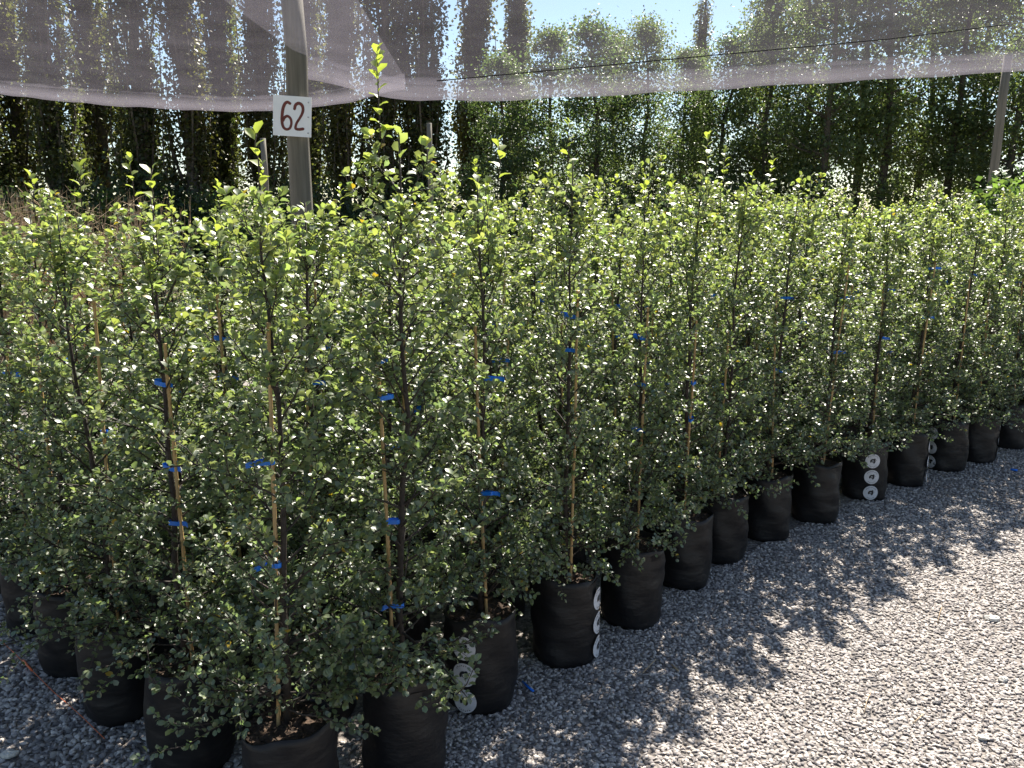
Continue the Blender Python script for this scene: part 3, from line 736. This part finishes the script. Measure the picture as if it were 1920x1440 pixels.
def weeds(seed, n, W, H):
    rg = np.random.default_rng(seed); mb = MB()
    for i in range(n):
        x0, y0 = rg.normal(0, W, 2); h = H * rg.uniform(.45, 1.05); lx, ly = rg.normal(0, .16, 2)
        pts = [(x0, y0, -.01), (x0 + lx * .3, y0 + ly * .3, h * .5), (x0 + lx, y0 + ly, h)]
        mb.tube(pts, [.005, .004, .0015], 3, cap=False)
        for q in range(5):
            t = rg.uniform(.35, 1); b = np.array([x0 + lx * t ** 2, y0 + ly * t ** 2, h * t]); e = b + np.array([*rg.normal(0, .09, 2), rg.uniform(-.02, .15)])
            mb.tube([b, e], [.0028, .001], 3, cap=False)
    return mb.mesh('stalks', M_STRAW)
for px, Y, sd_, n, W, lab in [(40, 8.6, 1, 560, .30, 'clump of dry brown weed stalks by the path'), (215, 11.0, 2, 300, .34, 'clump of dry brown weeds below the dark poplars')]:
    p = at_y(px, 400, Y); r = ob('dry_weeds', None, None, (p.x, p.y, 0)); tag(r, lab, 'weeds'); stuff(ob('stalks', weeds(sd_, n, W, 1.98), r))

# ------------------------------------------------------------------ small things on the gravel
def stone(px, py, s, mat, label, name='stone', flat=.4, cat='stone'):
    p = at_z(px, py); rg = np.random.default_rng(int(abs(px))); mb = MB(); v = []; na, nr = 9, 5
    for i in range(nr):
        ph = math.pi * (i + .5) / nr
        for j in range(na):
            a = 2 * math.pi * j / na; r = s * (1 + rg.normal(0, .13)); v.append((r * math.sin(ph) * math.cos(a), r * .65 * math.sin(ph) * math.sin(a), r * flat * math.cos(ph)))
    f = [(i * na + j, (i + 1) * na + j, (i + 1) * na + (j + 1) % na, i * na + (j + 1) % na) for i in range(nr - 1) for j in range(na)]
    v += [(0, 0, s * flat), (0, 0, -s * flat)]; c0 = nr * na
    mb.add(v, [(c0, j, (j + 1) % na) for j in range(na)] + [(c0 + 1, (nr - 1) * na + (j + 1) % na, (nr - 1) * na + j) for j in range(na)], f)
    o = ob(name, mb.mesh(name, mat, False), None, (p.x, p.y, s * flat * .75 + .004), (0, 0, rg.uniform(-.4, .4))); tag(o, label, cat)
stone(1860, 1164, .036, M_STONE, 'flat pale stone lying alone on the sunlit drive', flat=.28)
stone(1880, 1278, .022, M_STONE, 'small white stone on the sunlit drive below the flat pale stone')
stone(1842, 1388, .022, M_STONE, 'smooth pale pebble on the near sunlit drive')
stone(18, 1420, .030, M_STONE, 'pale lump of stone in the shaded gravel beside the bags')
stone(275, 1388, .016, M_STONE, 'small pale pebble in the shade near the orange string')
stone(1653, 1212, .017, M_DARKCHIP, 'small black chip of plastic on the sunlit gravel', 'plastic_chip', .3, 'chip')
stone(1756, 1322, .018, M_DARKCHIP, 'dark stone among the pale pebbles of the drive')
def strand(pixels, rad, mat, label, name, cat, z=.012):
    mb = MB(); mb.tube([tuple(at_z(x, y, z)) for x, y in pixels], rad, 5); o = ob(name, mb.mesh(name, mat), None)
    if label: tag(o, label, cat)
    return o
st = strand([(-30, 1172), (20, 1218), (55, 1252), (100, 1297), (150, 1340), (196, 1385)], .0014, M_ORANGE, 'thin orange string lying across the shaded gravel', 'orange_string', 'string', .02)
kn = strand([(44, 1238), (52, 1248), (60, 1257)], .005, M_ORANGE, None, 'knot', None, .021); kn.parent = st
strand([(1205, 1262), (1225, 1241), (1230, 1236)], .002, M_STRAW, 'pale dry grass stem on the drive by the bags', 'straw_stem', 'straw')
strand([(1260, 1246), (1272, 1258)], .004, M_STRAW, 'curled tan leaf scrap on the drive near the shadow edge', 'leaf_scrap', 'leaf')
strand([(1620, 1338), (1625, 1315), (1632, 1300)], .0015, M_STRAW, 'dry grass stalk on the near sunlit gravel', 'straw_stem', 'straw')
strand([(1712, 1356), (1724, 1345), (1732, 1338)], .002, M_STRAW, 'short straw on the near sunlit gravel', 'straw_stem', 'straw')
strand([(1758, 1168), (1762, 1150), (1766, 1138)], .0015, M_STRAW, 'upright dry stem scrap left of the flat pale stone', 'straw_stem', 'straw')
strand([(980, 1278), (990, 1288), (1000, 1296)], .005, M_TIE, 'scrap of blue tie tape fallen beside a black bag', 'tape_scrap', 'tape', .008)
strand([(1895, 880), (1908, 882)], .008, M_TIE, 'blue tape scrap on gravel at the far drive', 'tape_scrap', 'tape', .01)
print('plants', CNT[0], 'objects', len(bpy.data.objects), 'tris', sum(len(m.polygons) for m in bpy.data.meshes))
